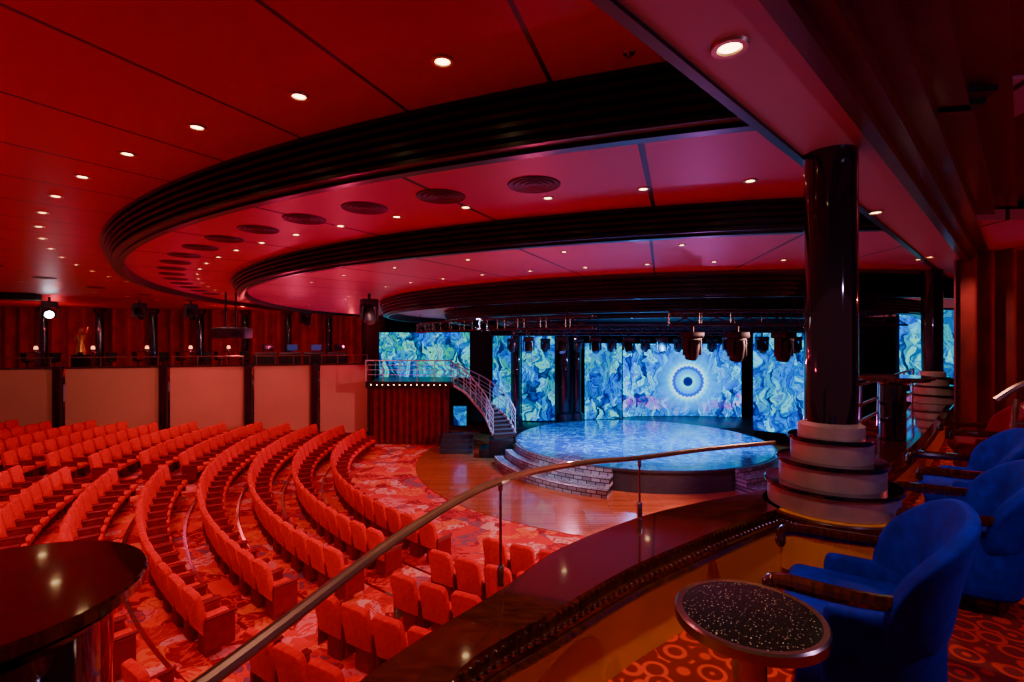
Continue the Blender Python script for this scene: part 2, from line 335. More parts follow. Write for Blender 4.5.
# LED screens
def screen(path,z0,z1,mat,label,name='led_screen'):
    P=resample(catmull(path,6),max(6,len(path)*6)) if len(path)>2 else [Vector((*p,0)) for p in path]
    me=D.meshes.new(name); v=[];f=[];d=0;us=[]
    for i,p in enumerate(P):
        if i: d+=(p-P[i-1]).length
        us.append(d); v+=[(p.x,p.y,z0),(p.x,p.y,z1)]
    for i in range(len(P)-1): f.append((2*i,2*i+2,2*i+3,2*i+1))
    me.from_pydata(v,[],f); me.materials.append(mat); uv=me.uv_layers.new(name='UVMap')
    for p in me.polygons:
        for li in p.loop_indices:
            vi=me.loops[li].vertex_index; uv.data[li].uv=(us[vi//2],(z1-z0) if vi%2 else 0)
        p.use_smooth=True
    o=thing(name,label,'screen',(0,0,0))
    obj('display',me,parent=o)
    fr=MB(); nrm=[]
    for i in range(len(P)):
        t=(P[min(i+1,len(P)-1)]-P[max(i-1,0)]).normalized(); n=Vector((-t.y,t.x,0)); 
        if n.y<0: n=-n
        nrm.append(n)
    B1=[(p+n*.02).to_tuple() for p,n in zip(P,nrm)]; B2=[(p+n*.14).to_tuple() for p,n in zip(P,nrm)]
    fr.strip(B2,B1,z0,z1); fr.tube([(p.x,p.y,z1+.03) for p in P],.04,6)
    obj('frame',fr.mesh('frame',M['blackm']),parent=o)
    return o
zs=-2.54
path=[(5.9,26.6),(7.0,26.95),(9.5,27.0),(12.2,26.6)]
screen(path,zs,1.35,ledmat('led_eye',eye=(3.66,1.85),seed=1,strength=1.9,green=.3,es=2.3,petals=24),'curved main stage video wall glowing blue with round eye motif')
screen([(3.75,25.75),(4.7,25.85),(5.75,26.2)],zs,1.38,ledmat('led_h',seed=8,strength=1.5,green=.6),'curved blue and teal video screen beside main wall')
screen([(10.95,22.7),(11.8,22.0),(12.6,20.9),(13.3,19.6)],zs,1.9,ledmat('led_b',seed=2,strength=1.5,green=.45),'tall curved blue video screen on the stage wing')
screen([(.5,25.2),(1.3,25.1),(2.15,25.2)],-2.5,1.75,ledmat('led_c',seed=3,strength=1.3,green=.7),'tall narrow blue video screen beside black column')
screen([(-.95,24.6),(-.5,24.5),(-.05,24.6)],-2.5,1.75,ledmat('led_d',seed=4,strength=1.2,green=.8),'narrow blue video screen behind curved staircase')
screen([(-6.9,26.0),(-4.6,26.4),(-2.2,26.0)],-.4,1.95,ledmat('led_e',seed=5,strength=1.4,green=.9),'wide blue and green video screen above the side balcony')
screen([(12.4,16.0),(15.2,16.2)],.3,2.5,ledmat('led_f',seed=6,strength=1.5,green=.7),'blue video screen beyond the balcony columns')
screen([(-2.7,23.1),(-2.1,23.05)],-2.4,-1.5,ledmat('led_g',seed=7,strength=1.2,green=.5),'small blue video screen under side balcony')

mb=MB(); mb.strip([(-8.5,29.2),(22,29.2)],[(-8.5,29),(22,29)],-3.3,2.9); struct('wall_back',mb.mesh('wb',M['blackm']))
mb=MB(); mb.strip([(22,29),(24,12)],[(21.8,29),(23.8,12)],-3.3,2.9); struct('wall_right',mb.mesh('wr',M['blackm']))
for x,y,r_ in ((.2,24.7,.22),(2.7,25.55,.28),(3.35,25.65,.2)):
    mb=MB(); mb.lathe([(r_*1.5,-2.55),(r_*1.5,-2.2),(r_,-2.1),(r_,1.9),(r_*1.4,2.0),(r_*1.4,2.25)],20)
    thing('stage_column','tall glossy black round column beside the stage','column',(x,y,0),group='stage columns',data=mb.mesh('stage_column',M['blackg']))
for x0,y0,x1,y1,z0,z1 in ((-2.1,25.3,-1.0,25.0,-2.55,1.95),(2.2,26.1,3.7,26.3,-2.55,1.9)):
    mb=MB(); mb.strip([(x0,y0+.1),(x1,y1+.1)],[(x0,y0),(x1,y1)],z0,z1)
    thing('masking_flat','flat black masking panel at the stage side','stage panel',data=mb.mesh('flat',M['blackm']))

wb=thing('side_balcony','small curved stage-side balcony with metal railing and dot lights','balcony')
A=resample(catmull([(-6.6,22.5),(-4.6,22.4),(-2.7,22.3)],8),16); B=[(p.x*1.0,p.y+3.0) for p in A]
mb=MB(); mb.strip([(p.x,p.y) for p in A],B,-.62,-.32); obj('deck',mb.mesh('deck',M['black']),parent=wb)
mb=MB(); 
for z in (-.02,.2,.42,.62): mb.tube([(p.x,p.y+.06,z) for p in A],.014 if z<.6 else .03,6)
for i in range(0,16,3): mb.tube([(A[i].x,A[i].y+.06,-.34),(A[i].x,A[i].y+.06,.62)],.02,6)
obj('railing',mb.mesh('railing',M['white']),parent=wb)
mb=MB()
for i in range(14): p=A[i+1]; mb.sphere((p.x,p.y-.01,-.47),.018)
obj('dot_lights',mb.mesh('dots',M['lamp']),parent=wb)
def curtain(P,z0,z1,mat,label,amp=.07,wl=.28,name='curtain'):
    P=resample([Vector((*p,0)) for p in P],int(sum((Vector(P[i+1])-Vector(P[i])).length for i in range(len(P)-1))/wl*8)+2)
    v=[];f=[]; n=len(P)
    for i,p in enumerate(P):
        t=(P[min(i+1,n-1)]-P[max(i-1,0)]).normalized(); nn=Vector((-t.y,t.x,0))
        q=p+nn*amp*sin(i*2*pi/8)*(1+.3*sin(i*.37)); 
        v+=[(q.x,q.y,z0),(q.x,q.y,(z0+z1)/2),(q.x,q.y,z1)]
    for i in range(n-1): f+=[(3*i,3*i+3,3*i+4,3*i+1),(3*i+1,3*i+4,3*i+5,3*i+2)]
    me=D.meshes.new(name); me.from_pydata(v,[],f); me.materials.append(mat)
    for p in me.polygons: p.use_smooth=True
    return thing(name,label,'curtain',data=me)
curtain([(-6.6,23.3),(-2.9,23.0)],-3.28,-.64,M['curt'],'dark red pleated curtain under the side balcony',amp=.1,wl=.3)
curtain([(-7.2,28.5),(3.8,28.6)],-3.28,2.4,M['blackm'],'dark pleated curtain behind stage screens')

# curved staircase
st=thing('curved_staircase','curved stage staircase with white metal balustrade','staircase')
P=resample(catmull([(-2.55,22.6,0),(-1.6,22.5,0),(-.75,21.8,0),(-.32,20.9,0)],8),15)
mb=MB(); zA=-.40; zB=-2.33
L1=[];L2=[]
for i,p in enumerate(P):
    t=(P[min(i+1,14)]-P[max(i-1,0)]).normalized(); n=Vector((-t.y,t.x,0)); z=zA+(zB-zA)*i/14
    mb.rbox((p.x,p.y,z-.03),(.26,1.0,.06),.01,1,rz=math.atan2(t.y,t.x))
    mb.rbox((p.x,p.y,z-.13),(.04,.96,.16),.005,1,rz=math.atan2(t.y,t.x))
    L1.append(p+n*.5+Vector((0,0,z))); L2.append(p-n*.5+Vector((0,0,z)))
obj('step_flight',mb.mesh('flight',M['grey']),parent=st)
for LL in (L1,L2):
    mr=MB()
    for h,r_ in ((.9,.032),(.68,.014),(.5,.014),(.32,.014)): mr.tube([q+Vector((0,0,h)) for q in LL],r_,6)
    mr.tube([q+Vector((0,0,-.06)) for q in LL],.06,6)
    for q in LL[::2]: mr.tube([q,q+Vector((0,0,.9))],.02,6)
    obj('balustrade',mr.mesh('balustrade',M['white']),parent=st)
mb=MB(); mb.rbox((-.45,20.9,-2.92),(1.0,1.0,.73),.02); mb.rbox((-1.15,20.9,-3.1),(.4,1.0,.37),.02)
thing('stair_landing','low black landing platform at staircase foot','platform',data=mb.mesh('landing',M['black']))
mb=MB()
for i in range(4): mb.rbox((-2.4,21.9-.28*i+.3,-3.285+.085*(4-i)),(1.4,.3,.17*(4-i)),.01,1)
thing('floor_steps','small black floor steps beside curved staircase','steps',data=mb.mesh('fsteps',M['grey']))

# ------------------------------------------------------------ ceilings
E=1.5
def ring(R1,R2,z,mat,a0,a1,name,seg=160,c=(CX,CY)):
    mb=MB(); mb.lathe([(R1,.0),(R2,.0),(R2,.12),(R1,.12)],seg,a0,a1,closed=True)
    return struct(name,mb.mesh(name,mat,smooth=False),(*c,z))
ring(16.9,34,E+1.8,M['ceil1'],80,300,'ceiling')
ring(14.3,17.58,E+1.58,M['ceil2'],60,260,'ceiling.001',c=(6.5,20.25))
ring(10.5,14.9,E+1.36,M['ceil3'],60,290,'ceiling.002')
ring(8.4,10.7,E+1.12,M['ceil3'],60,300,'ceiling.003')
ring(0.01,8.5,E+1.0,M['ceil4'],0,360,'ceiling.006',96)
def band(R,z0,z1,a0,a1,n,idx,seg=170,step=.05,w=.08,c=(CX,CY)):
    mb=MB(); hgt=(z1-z0)/n
    pr=[(R-.08-w,z0),(R-.08-w,z1),(R+.0+step*n*.6,z1)]
    for i in range(n):
        zt=z1-i*hgt; ro=R+step*(n-i)*.6
        pr+=[(ro,zt-.0),(ro,zt-hgt*.55),(ro-.10,zt-hgt*.62),(ro-.10,zt-hgt)]
    pr+=[(R-.08,z0)]
    mb.lathe(pr,seg,a0,a1,closed=True)
    return struct('trim_%d'%idx,mb.mesh('band',M['band'],ang=25),(*c,0))
band(17.72,E+1.42,E+1.8,95,258,6,20,c=(6.5,20.25))
band(15.12,E+1.24,E+1.58,90,264.5,5,21)
band(10.9,E+.86,E+1.30,60,286,5,22)
band(8.6,E+.72,E+1.02,60,330,4,23,w=.3)
band(6.6,E+.66,E+1.0,0,360,3,24,w=.3)

# soffit & right side ceiling
dx,dy=.7155,.6987; nx,ny=.6987,-.7155
def lp(base,t,off=0): return (base[0]+dx*t+nx*off,base[1]+dy*t+ny*off)
A0=(-1.5,0)
mb=MB(); mb.strip([lp(A0,-4),lp(A0,22)],[lp(A0,-4,.43),lp(A0,22,.43)],E+1.23,E+1.95)
struct('ceiling.004',mb.mesh('soffit',M['soffit'],smooth=False))
mb=MB(); mb.strip([lp(A0,-4,-.03),lp(A0,22,-.03)],[lp(A0,-4,.02),lp(A0,22,.02)],E+1.21,E+1.3); struct('trim_30',mb.mesh('edge',M['band'],smooth=False))
mb=MB()
for k,(o0,o1,za,zb) in enumerate(((.40,.47,1.19,1.5),(.46,.56,1.25,1.6),(.55,.68,1.33,1.7),(.67,.82,1.42,1.8),(.81,1.0,1.50,1.9))):
    mb.strip([lp(A0,-4,o0),lp(A0,22,o0)],[lp(A0,-4,o1),lp(A0,22,o1)],E+za,E+zb)
struct('trim_25',mb.mesh('cornice',M['cornice'],smooth=False))
mb=MB(); mb.strip([lp(A0,-4,.98),lp(A0,22,.98)],[lp(A0,-4,9),lp(A0,22,9)],E+1.6,E+1.8)
struct('ceiling.005',mb.mesh('rc',M['rceil'],smooth=False))
for k,o in enumerate((1.6,1.75,2.9,3.05)):
    mb=MB(); mb.strip([lp(A0,-4,o),lp(A0,22,o)],[lp(A0,-4,o+.05),lp(A0,22,o+.05)],E+1.57,E+1.605)
    struct('trim_%d'%(26+k),mb.mesh('cb',M['cornice'],smooth=False))

# downlights & vents
mbr=MB(); mbr.lathe([(.045,0),(.05,-.012),(.072,-.012),(.078,0)],24); ringme=mbr.mesh('ring',M['lampring'])
mbl=MB(); mbl.lathe([(.0001,-.003),(.03,-.004),(.045,-.003)],20); lensme=mbl.mesh('lens',M['lamp'])
def downlight(x,y,z,s=1,spot=None,group='house downlights'):
    o=thing('ceiling_downlight','small round recessed ceiling downlight with warm glowing lamp','ceiling light',(x,y,z),group=group,data=ringme)
    o.scale=(s,s,s)
    obj('lamp_lens',lensme,parent=o)
    if spot:
        l=D.lights.new('Light_spot','SPOT'); l.energy=spot[0]; l.color=spot[1]; l.spot_size=rad(spot[2]); l.spot_blend=.5; l.shadow_soft_size=.04
        obj('Light_spot',l,(x,y,z-.03))
    return o
WR=(1,.20,.25)
for i in range(0,34):
    a=249.55-3.75*i; x,y=pol(18.45,a); 
    if y>34: continue
    downlight(x,y,E+1.8,1,(160,WR,105) if (i%2==1 and i<26) else None)
for i in range(5,22):
    a=262-4.5*i; x,y=pol(21.5,a); downlight(x,y,E+1.8,1,(150,WR,105) if i%3==0 and i<18 else None)
for i in range(0,36):
    a=256.8-3.65*i; x,y=pol(16.0,a); downlight(x,y,E+1.58,.9,(140,WR,100) if i%4==1 and i<28 else None,'middle ring downlights')
for i in range(0,34):
    a=284-5.2*i; x,y=pol(12.2,a); downlight(x,y,E+1.36,.9,(150,(1,.32,.30),100) if i%4==1 and i<22 else None,'inner ring downlights')
for i in range(0,18):
    x,y=pol(13.9,262-7*i); downlight(x,y,E+1.36,.8,None,'inner ring downlights')
for t in ((.91,2.09),(3.47,4.77),(6.1,7.3)):
    downlight(t[0],t[1],E+1.23,1,(62,(1,.58,.40),150),'soffit downlights')
mbv=MB()
for rr in (.07,.13,.19,.25): mbv.lathe([(rr-.025,0),(rr,-.015),(rr+.012,-.015),(rr+.02,0)],28)
mbv.lathe([(.0001,-.003),(.24,-.003)],28)
vme=mbv.mesh('vent',M['vent'])
for i in range(16):
    x,y=pol(16.5,249.5-3.75*i); thing('ceiling_vent','round red slotted ceiling air vent','air vent',(x,y,E+1.58),group='ceiling vents',data=vme)
for i in range(10):
    x,y=pol(20.3,243-7.5*i); thing('ceiling_vent','round red slotted ceiling air vent','air vent',(x,y,E+1.8),group='ceiling vents',data=vme)
mb=MB(); mb.lathe([(.0001,-.03),(.012,-.03),(.012,-.012),(.035,-.01),(.04,0)],16); spm=mb.mesh('sprinkler',M['chrome'])
thing('sprinkler_head','small chrome fire sprinkler head on ceiling','sprinkler',(.73,3.12,E+1.8),data=spm)

# ------------------------------------------------------------ balcony (near)
outer=[(-.9,-1.2),(-.9,.1),(-.74,.85),(-.48,1.57),(-.05,2.15),(.25,2.58),(.78,3.04),(1.25,3.32),(1.83,3.61),(2.5,4.05),(3.7,5.25),(5.4,6.95),(7.2,8.95),(9.5,11.2)]
inner=[(-.5,-1.2),(-.48,.1),(-.36,.85),(-.163,1.57),(.186,1.94),(.593,2.316),(.986,2.62),(1.3,2.86),(1.72,3.147),(2.5,3.6),(3.9,4.85),(5.6,6.55),(7.5,8.5),(9.8,10.8)]
O=catmull(outer,8); I=catmull(inner,8)
def mixp(t): return [(a.lerp(b,t).x,a.lerp(b,t).y) for a,b in zip(O,I)]
pw=thing('balcony_parapet','low curved balcony wall with glossy mahogany cap and ochre face','parapet')
mb=MB(); mb.strip(mixp(.12),mixp(.93),-.45,.34); obj('wall_body',mb.mesh('body',M['orange']),parent=pw)
mb=MB(); mb.strip(mixp(.0),mixp(.86),.34,.43); mb.strip(mixp(.03),mixp(.97),.30,.365)
obj('cap',mb.mesh('cap',M['dwood'],ang=30),parent=pw)
edge=resample([Vector((*p,0)) for p in mixp(.955)],420)
mb=MB()
for p in edge:
    if 1.0<p.y<3.5: mb.sphere((p.x,p.y,.374),.011,u=7,w=5)
obj('bead_trim',mb.mesh('beads',M['bronze']),parent=pw)
mb=MB(); mb.tube([(a,b,.325) for a,b in mixp(.975)],.018,6); obj('edge_moulding',mb.mesh('em',M['dwood']),parent=pw)
fl=mixp(.5); poly=fl+[(15,11),(15,-3),(-.6,-3)]
mb=MB(); n=len(poly); mb.add([(a,b,0) for a,b in poly]+[(a,b,-.35) for a,b in poly],[tuple(range(n)),tuple(range(n,2*n))[::-1]]+[(i,(i+1)%n,(i+1)%n+n,i+n) for i in range(n)])
struct('floor.002',mb.mesh('bf',M['bcarpet'],smooth=False))

rp=[(-.72,-1.0,.95),(-.72,.2,.93),(-.53,.865,.91),(-.32,1.57,.909),(-.05,2.13,.905),(.36,2.66,.85),(.77,3.0,.80),(1.3,3.35,.775),(1.9,3.62,.765)]
R=catmull(rp,8)
gr=thing('balcony_railing','slim bronze-brown handrail on clear glass panels and metal posts','railing')
mb=MB(); mb.tube(R,.016,10); obj('handrail',mb.mesh('handrail',M['rail']),parent=gr)
for (x,y,zt) in ((-.05,2.17,.9),(.77,3.02,.79)):
    mb=MB(); mb.rbox((x,y,(zt+.435)/2),(.012,.012,zt-.435),.003,1); mb.rbox((x,y,.482),(.03,.03,.09),.006); mb.rbox((x,y,zt-.03),(.02,.02,.04),.004)
    obj('post',mb.mesh('post',M['chrome']),parent=gr)
def pane(a,b):
    seg=[p for p in R if a<=p.y<=b]; me=D.meshes.new('pane'); v=[];f=[]
    for p in seg: v+=[(p.x,p.y+.02,.45),(p.x,p.y+.02,p.z-.03)]
    for i in range(len(seg)-1): f.append((2*i,2*i+2,2*i+3,2*i+1))
    me.from_pydata(v,[],f); me.materials.append(M['glass']); obj('glass_pane',me,parent=gr)
pane(.9,2.12); pane(2.16,3.0); pane(3.04,3.6)
gr2=thing('balcony_railing','chrome double rail on posts along the balcony edge','railing')
mb=MB(); P2=[(2.35,4.0,.0),(3.5,5.17,0),(5.2,6.85,0),(6.9,8.6,0)]
for z in (1.02,.8,.62): mb.tube([(x,y,z) for x,y,_ in P2],.018,8)
obj('handrail',mb.mesh('hr2',M['chrome']),parent=gr2)
for t in range(7):
    q=Vector(P2[0]).lerp(Vector(P2[3]),t/6); mb=MB(); mb.tube([(q.x,q.y+.02,.435),(q.x,q.y,1.02)],.015,8); obj('post',mb.mesh('post2',M['chrome']),parent=gr2)

def column(x,y,top):
    o=thing('round_column','glossy black round column on stepped copper drum base','column',(x,y,.435),group='balcony columns')
    mb=MB(); mb.lathe([(.153,.5),(.153,top-.435)],40); obj('shaft',mb.mesh('shaft',M['blackg']),parent=o)
    zz=0
    for i,(r_,h) in enumerate([(.37,.15),(.30,.15),(.232,.15)]):
        mb=MB(); mb.lathe([(.1,0),(r_,0),(r_,h-.03),(.1,h-.03)],40,c=(0,0,zz),closed=True); obj('drum_tier',mb.mesh('drum',M['copper']),parent=o)
        mb=MB(); mb.lathe([(.1,0),(r_+.012,0),(r_+.02,.008),(r_+.02,.022),(r_+.012,.03),(.1,.03)],40,c=(0,0,zz+h-.03),closed=True); obj('black_ring',mb.mesh('bring',M['blackg']),parent=o)
        zz+=h
    mb=MB(); mb.lathe([(.153,0),(.19,0),(.19,.07),(.153,.09)],40,c=(0,0,zz)); obj('collar',mb.mesh('collar',M['copper']),parent=o)
    return o
column(2.09,3.28,E+1.235); column(7.35,8.75,E+1.235)
mb=MB()
mb.lathe([(.05,0),(.40,0),(.40,.36),(.05,.36)],40,c=(0,0,-.36),closed=True,mi=1)
mb.lathe([(.05,-.01),(.43,-.01),(.44,0.0),(.44,.02),(.43,.025),(.05,.025)],40,c=(0,0,-.03),closed=True)
for i in range(110):
    a=2*pi*i/110; 
    if sin(a)<.5: mb.sphere((.437*cos(a),.437*sin(a),-.045),.011,mi=2,u=7,w=5)
thing('column_plinth','round mahogany plinth with beaded edge under column','plinth',(2.09,3.28,.43),data=mb.mesh('plinth',[M['dwood'],M['orange'],M['bronze']]))

def stand_table(x,y,z0,ztop,r_,body,label):
    o=thing('drink_table',label,'table',(x,y,z0))
    h=ztop-z0
    mb=MB(); mb.lathe([(.001,h-.05),(r_*.9,h-.05),(r_*.9,h-.03),(r_,h-.03),(r_,h-.006),(r_-.006,h),(.001,h)],56); obj('table_top',mb.mesh('top',M['dwood']),parent=o)
    mb=MB(); mb.lathe([(.001,0),(body,0),(body,h-.09),(body+.05,h-.05),(.001,h-.05)],40); obj('pedestal',mb.mesh('ped',M['blackg']),parent=o)
    return o
stand_table(4.15,5.45,.435,1.12,.36,.12,'round dark mahogany drink table on balcony parapet')
stand_table(-1.265,1.18,-2.72,.9,.33,.255,'round glossy mahogany counter top on black drum')

ct=thing('cocktail_table','round cocktail table, speckled black top with metal rim','table',(.83,1.75,0))
mb=MB(); mb.lathe([(.001,.55),(.222,.55)],56); obj('table_top',mb.mesh('ctop',M['granite']),parent=ct)
mb=MB(); mb.lathe([(.222,.551),(.240,.553),(.247,.547),(.247,.515),(.235,.508),(.1,.508)],56); obj('rim',mb.mesh('rim',M['bronze']),parent=ct)
mb=MB(); mb.lathe([(.001,0),(.17,0),(.17,.02),(.06,.05),(.055,.48),(.10,.508)],40); obj('pedestal',mb.mesh('cped',M['bronze']),parent=ct)

def tub(label,mat,loc,rz,wmat,sc=(.95,.82,1.0)):
    o=thing('tub_chair',label,'chair',loc,rz); o.scale=sc
    def shell(a0,a1,rx,ry,th,z0,ztop,lean,name,mat,n=22,cy=-.0):
        v=[];f=[];K=8
        for i in range(n+1):
            t=i/n; a=rad(a0+(a1-a0)*t); zt=ztop(t)
            ca,sa=cos(a),sin(a); e=.75; px=math.copysign(abs(ca)**e,ca); py=math.copysign(abs(sa)**e,sa)
            for k,(dr,zf) in enumerate(((-th/2,0),(th/2,0),(th/2,.5),(th/2,.93),(th*.25,1.0),(-th*.25,1.0),(-th/2,.93),(-th/2,.5))):
                z=z0+(zt-z0)*zf; ex=lean*zf*zf
                v.append((px*(rx+dr+ex*.6),py*(ry+dr+ex)+cy,z))
        for i in range(n):
            for k in range(K): l=(k+1)%K; f.append((i*K+k,i*K+l,(i+1)*K+l,(i+1)*K+k))
        f.append(tuple(range(K))); f.append(tuple(n*K+k for k in range(K))[::-1])
        mb=MB(); mb.add(v,f); q=obj(name,mb.mesh(name,mat),parent=o)
        md=q.modifiers.new('s','SUBSURF'); md.levels=1; md.render_levels=2
        return q
    shell(158,382,.29,.31,.07,.09,lambda t:.50,.0,'body',mat)
    shell(188,352,.30,.31,.095,.36,lambda t:.56+.31*max(0,sin(pi*t))**.55,.12,'backrest',mat)
    mb=MB(); mb.rbox((0,.05,.37),(.50,.54,.15),.055,3); obj('seat_cushion',mb.mesh('cushion',mat),parent=o)
    mb=MB(); mb.rbox((0,.0,.2),(.52,.52,.22),.04,2); obj('seat_rail',mb.mesh('srail',mat),parent=o)
    for s in (-1,1):
        pts=[(s*.31,.37,.50),(s*.325,.36,.545),(s*.335,.28,.56),(s*.345,.12,.56),(s*.345,-.05,.565),(s*.33,-.16,.575)]
        pts=catmull(pts,4); rr=[.026+.006*sin(pi*i/(len(pts)-1)) for i in range(len(pts))]
        mb=MB(); mb.tube(pts,rr,10); mb.sphere(pts[0],.03)
        obj('armrest',mb.mesh('arm',wmat),parent=o)
    for sx in (-1,1):
        for sy in (-1,1):
            mb=MB(); mb.lathe([(.001,0),(.018,0),(.028,.11),(.001,.11)],12,c=(sx*.21,sy*.2+.02,0)); obj('leg',mb.mesh('leg',M['dwood']),parent=o)
    return o
TH=rad(57.3)
tub('blue velvet tub armchair with glossy dark wood arms beside cocktail table',M['blue'],(1.44,2.09,0),TH,M['dwood'])
tub('blue velvet tub armchair with dark wood arms near column base',M['blue'],(2.64,2.96,0),TH,M['dwood'],(.9,.8,.95))
tub('blue velvet tub armchair with dark wood arms facing parapet',M['blue'],(3.40,3.76,0),TH,M['dwood'],(.95,.8,1.0))
tub('maroon velvet tub armchair beside dark curtain',M['maroon'],(5.0,5.3,0),TH,M['dwood'])
o=thing('bentwood_chair','polished wooden high chair with curved bentwood arms','chair',(3.9,3.1,0),rad(60))
mb=MB(); hp=catmull([(-.30,.28,1.02),(-.33,.1,1.16),(-.30,-.15,1.24),(0,-.28,1.27),(.30,-.15,1.24),(.33,.1,1.16),(.30,.28,1.02)],5); mb.tube(hp,.028,8); obj('top_rail',mb.mesh('tr',M['rail']),parent=o)
mb=MB(); hp=catmull([(-.27,.2,.84),(-.27,-.12,.9),(0,-.24,.93),(.27,-.12,.9),(.27,.2,.84)],5); mb.tube(hp,.02,8); obj('lower_rail',mb.mesh('lr',M['rail']),parent=o)
mb=MB(); mb.lathe([(.001,.68),(.26,.68),(.29,.71),(.29,.74),(.25,.79),(.001,.80)],28); obj('seat',mb.mesh('bseat',M['maroon']),parent=o)
for sx in (-1,1):
    for sy,zt in ((1,1.04),(-1,1.22)):
        mb=MB(); mb.tube([(sx*.25,sy*.24,0),(sx*.24,sy*.2,.7),(sx*.29,sy*.16,zt)],.022,8); obj('leg',mb.mesh('bleg',M['rail']),parent=o)
mb=MB(); mb.tube([(.25*cos(i*pi/8),.23*sin(i*pi/8),.28) for i in range(16)],.012,6,closed=True); obj('foot_ring',mb.mesh('fr',M['chrome']),parent=o)
o.location=(3.98,3.62,0)

curtain([(6.7,7.55),(9.5,7.2),(13,6.8)],.0,E+1.6,M['curt'],'floor-length dark maroon pleated curtain beside balcony seating',amp=.11,wl=.26)
mb=MB(); mb.strip([(15,11.2),(15.2,-3)],[(15.2,11.2),(15.4,-3)],0,3.2); struct('wall_side',mb.mesh('ws',M['cornice']))

# ------------------------------------------------------------ far balcony
fp=[(-24.5,18.3),(-18.5,20.4),(-15.0,21.56),(-11.9,22.6),(-9.26,23.5),(-6.8,24.3)]
mb=MB(); mb.strip([(x,y+.25) for x,y in fp],[(x-3,y+9.6) for x,y in fp],-.3,0); struct('floor.003',mb.mesh('ff',M['carpet'],smooth=False))
for i in range(len(fp)-1):
    a=Vector(fp[i]);b_=Vector(fp[i+1]); t=(b_-a).normalized(); n=Vector((-t.y,t.x))
    a2=a+t*.22; b2=b_-t*.22
    o=thing('low_wall','tall peach wall panel with mahogany cap and rail','wall panel',group='parapet panels')
    mb=MB(); mb.strip([tuple(a2),tuple(b2)],[tuple(a2+n*.2),tuple(b2+n*.2)],-2.9,.36); obj('panel',mb.mesh('pp',M['panel'],smooth=False),parent=o)
    mb=MB(); mb.strip([tuple(a2-n*.06),tuple(b2-n*.06)],[tuple(a2+n*.3),tuple(b2+n*.3)],.36,.44); obj('cap',mb.mesh('pc',M['dwood'],smooth=False),parent=o)
    mb=MB(); mb.tube([(a2.x,a2.y+.1,.82),(b2.x,b2.y+.1,.82)],.025,6)
    for u in (.02,.35,.68,.98): q=a2.lerp(b2,u); mb.tube([(q.x,q.y+.1,.43),(q.x,q.y+.1,.82)],.015,6)
    obj('rail',mb.mesh('pr',M['rail'],smooth=False),parent=o)
for i in range(1,len(fp)):
    x,y=fp[i]; mb=MB(); mb.lathe([(.001,-2.9),(.18,-2.9),(.18,.30),(.2,.34),(.2,.46),(.001,.46)],20)
    thing('wall_pier','round glossy black pier between wall panels','pier',(x,y-.05,0),group='parapet piers',data=mb.mesh('pier',M['blackg']))
curtain([(-28,26.3),(-18,29.0),(-8.3,32.0)],0,E+1.8,M['rcurt'],'long red pleated curtain along rear wall',amp=.25,wl=.7)
for u in (.12,.25,.38,.5,.62,.74,.86,.97):
    q=Vector((-27,25.8)).lerp(Vector((-8.6,31.3)),u); mb=MB(); mb.lathe([(.3,0),(.3,.2),(.2,.25),(.2,3.0),(.3,3.1),(.3,3.28)],16)
    thing('rear_column','dark round column in front of red curtain','column',(q.x,q.y,0),group='rear wall columns',data=mb.mesh('rcol',M['blackg']))
mb=MB(); mb.strip([(-8.3,32),(-6.9,26.4)],[(-8.1,32),(-6.7,26.4)],0,E+1.36); struct('wall_left',mb.mesh('wl',M['blackm']))
mb=MB(); mb.lathe([(.001,0),(.22,0),(.22,.03),(.04,.06),(.04,.98),(.3,1.0),(.3,1.04),(.001,1.04)],24); tme=mb.mesh('bt',M['dwood'])
mb=MB(); mb.lathe([(.001,0),(.2,0),(.03,.05),(.03,.55),(.2,.6),(.2,.66),(.001,.66)],16); mb.lathe([(.2,.66),(.24,1.0),(.2,1.0),(.17,.66)],16,200,340,closed=True); cme=mb.mesh('stool',M['blackm'])
mb=MB(); mb.lathe([(.001,1.04),(.05,1.04),(.05,1.06),(.012,1.07),(.012,1.18),(.001,1.18)],12); lbm=mb.mesh('tlb',M['bronze'])
mb=MB(); mb.lathe([(.08,1.15),(.05,1.28),(.001,1.28)],14); lsm=mb.mesh('tls',M['shade'])
for i,(u,o_) in enumerate([(.05,1.2),(.2,1.1),(.34,1.4),(.47,1.2),(.58,1.5)]):
    q=Vector((-20.5,19.9)).lerp(Vector((-7.6,24.2)),u)+Vector((-.32,.95))*o_
    thing('bar_table','round dark bar table on pedestal by far parapet','table',(q.x,q.y,0),group='far bar tables',data=tme)
    tl=thing('table_lamp','small glowing amber table lamp on bar table','lamp',(q.x,q.y,0),group='far table lamps',data=lbm); obj('lamp_shade',lsm,parent=tl)
    thing('bar_stool','dark bar stool with low curved back','stool',(q.x+.56,q.y+.25,0),rad(60),group='far bar stools',data=cme)
    thing('bar_stool','dark bar stool with low curved back','stool',(q.x-.56,q.y+.2,0),rad(-60),group='far bar stools',data=cme)
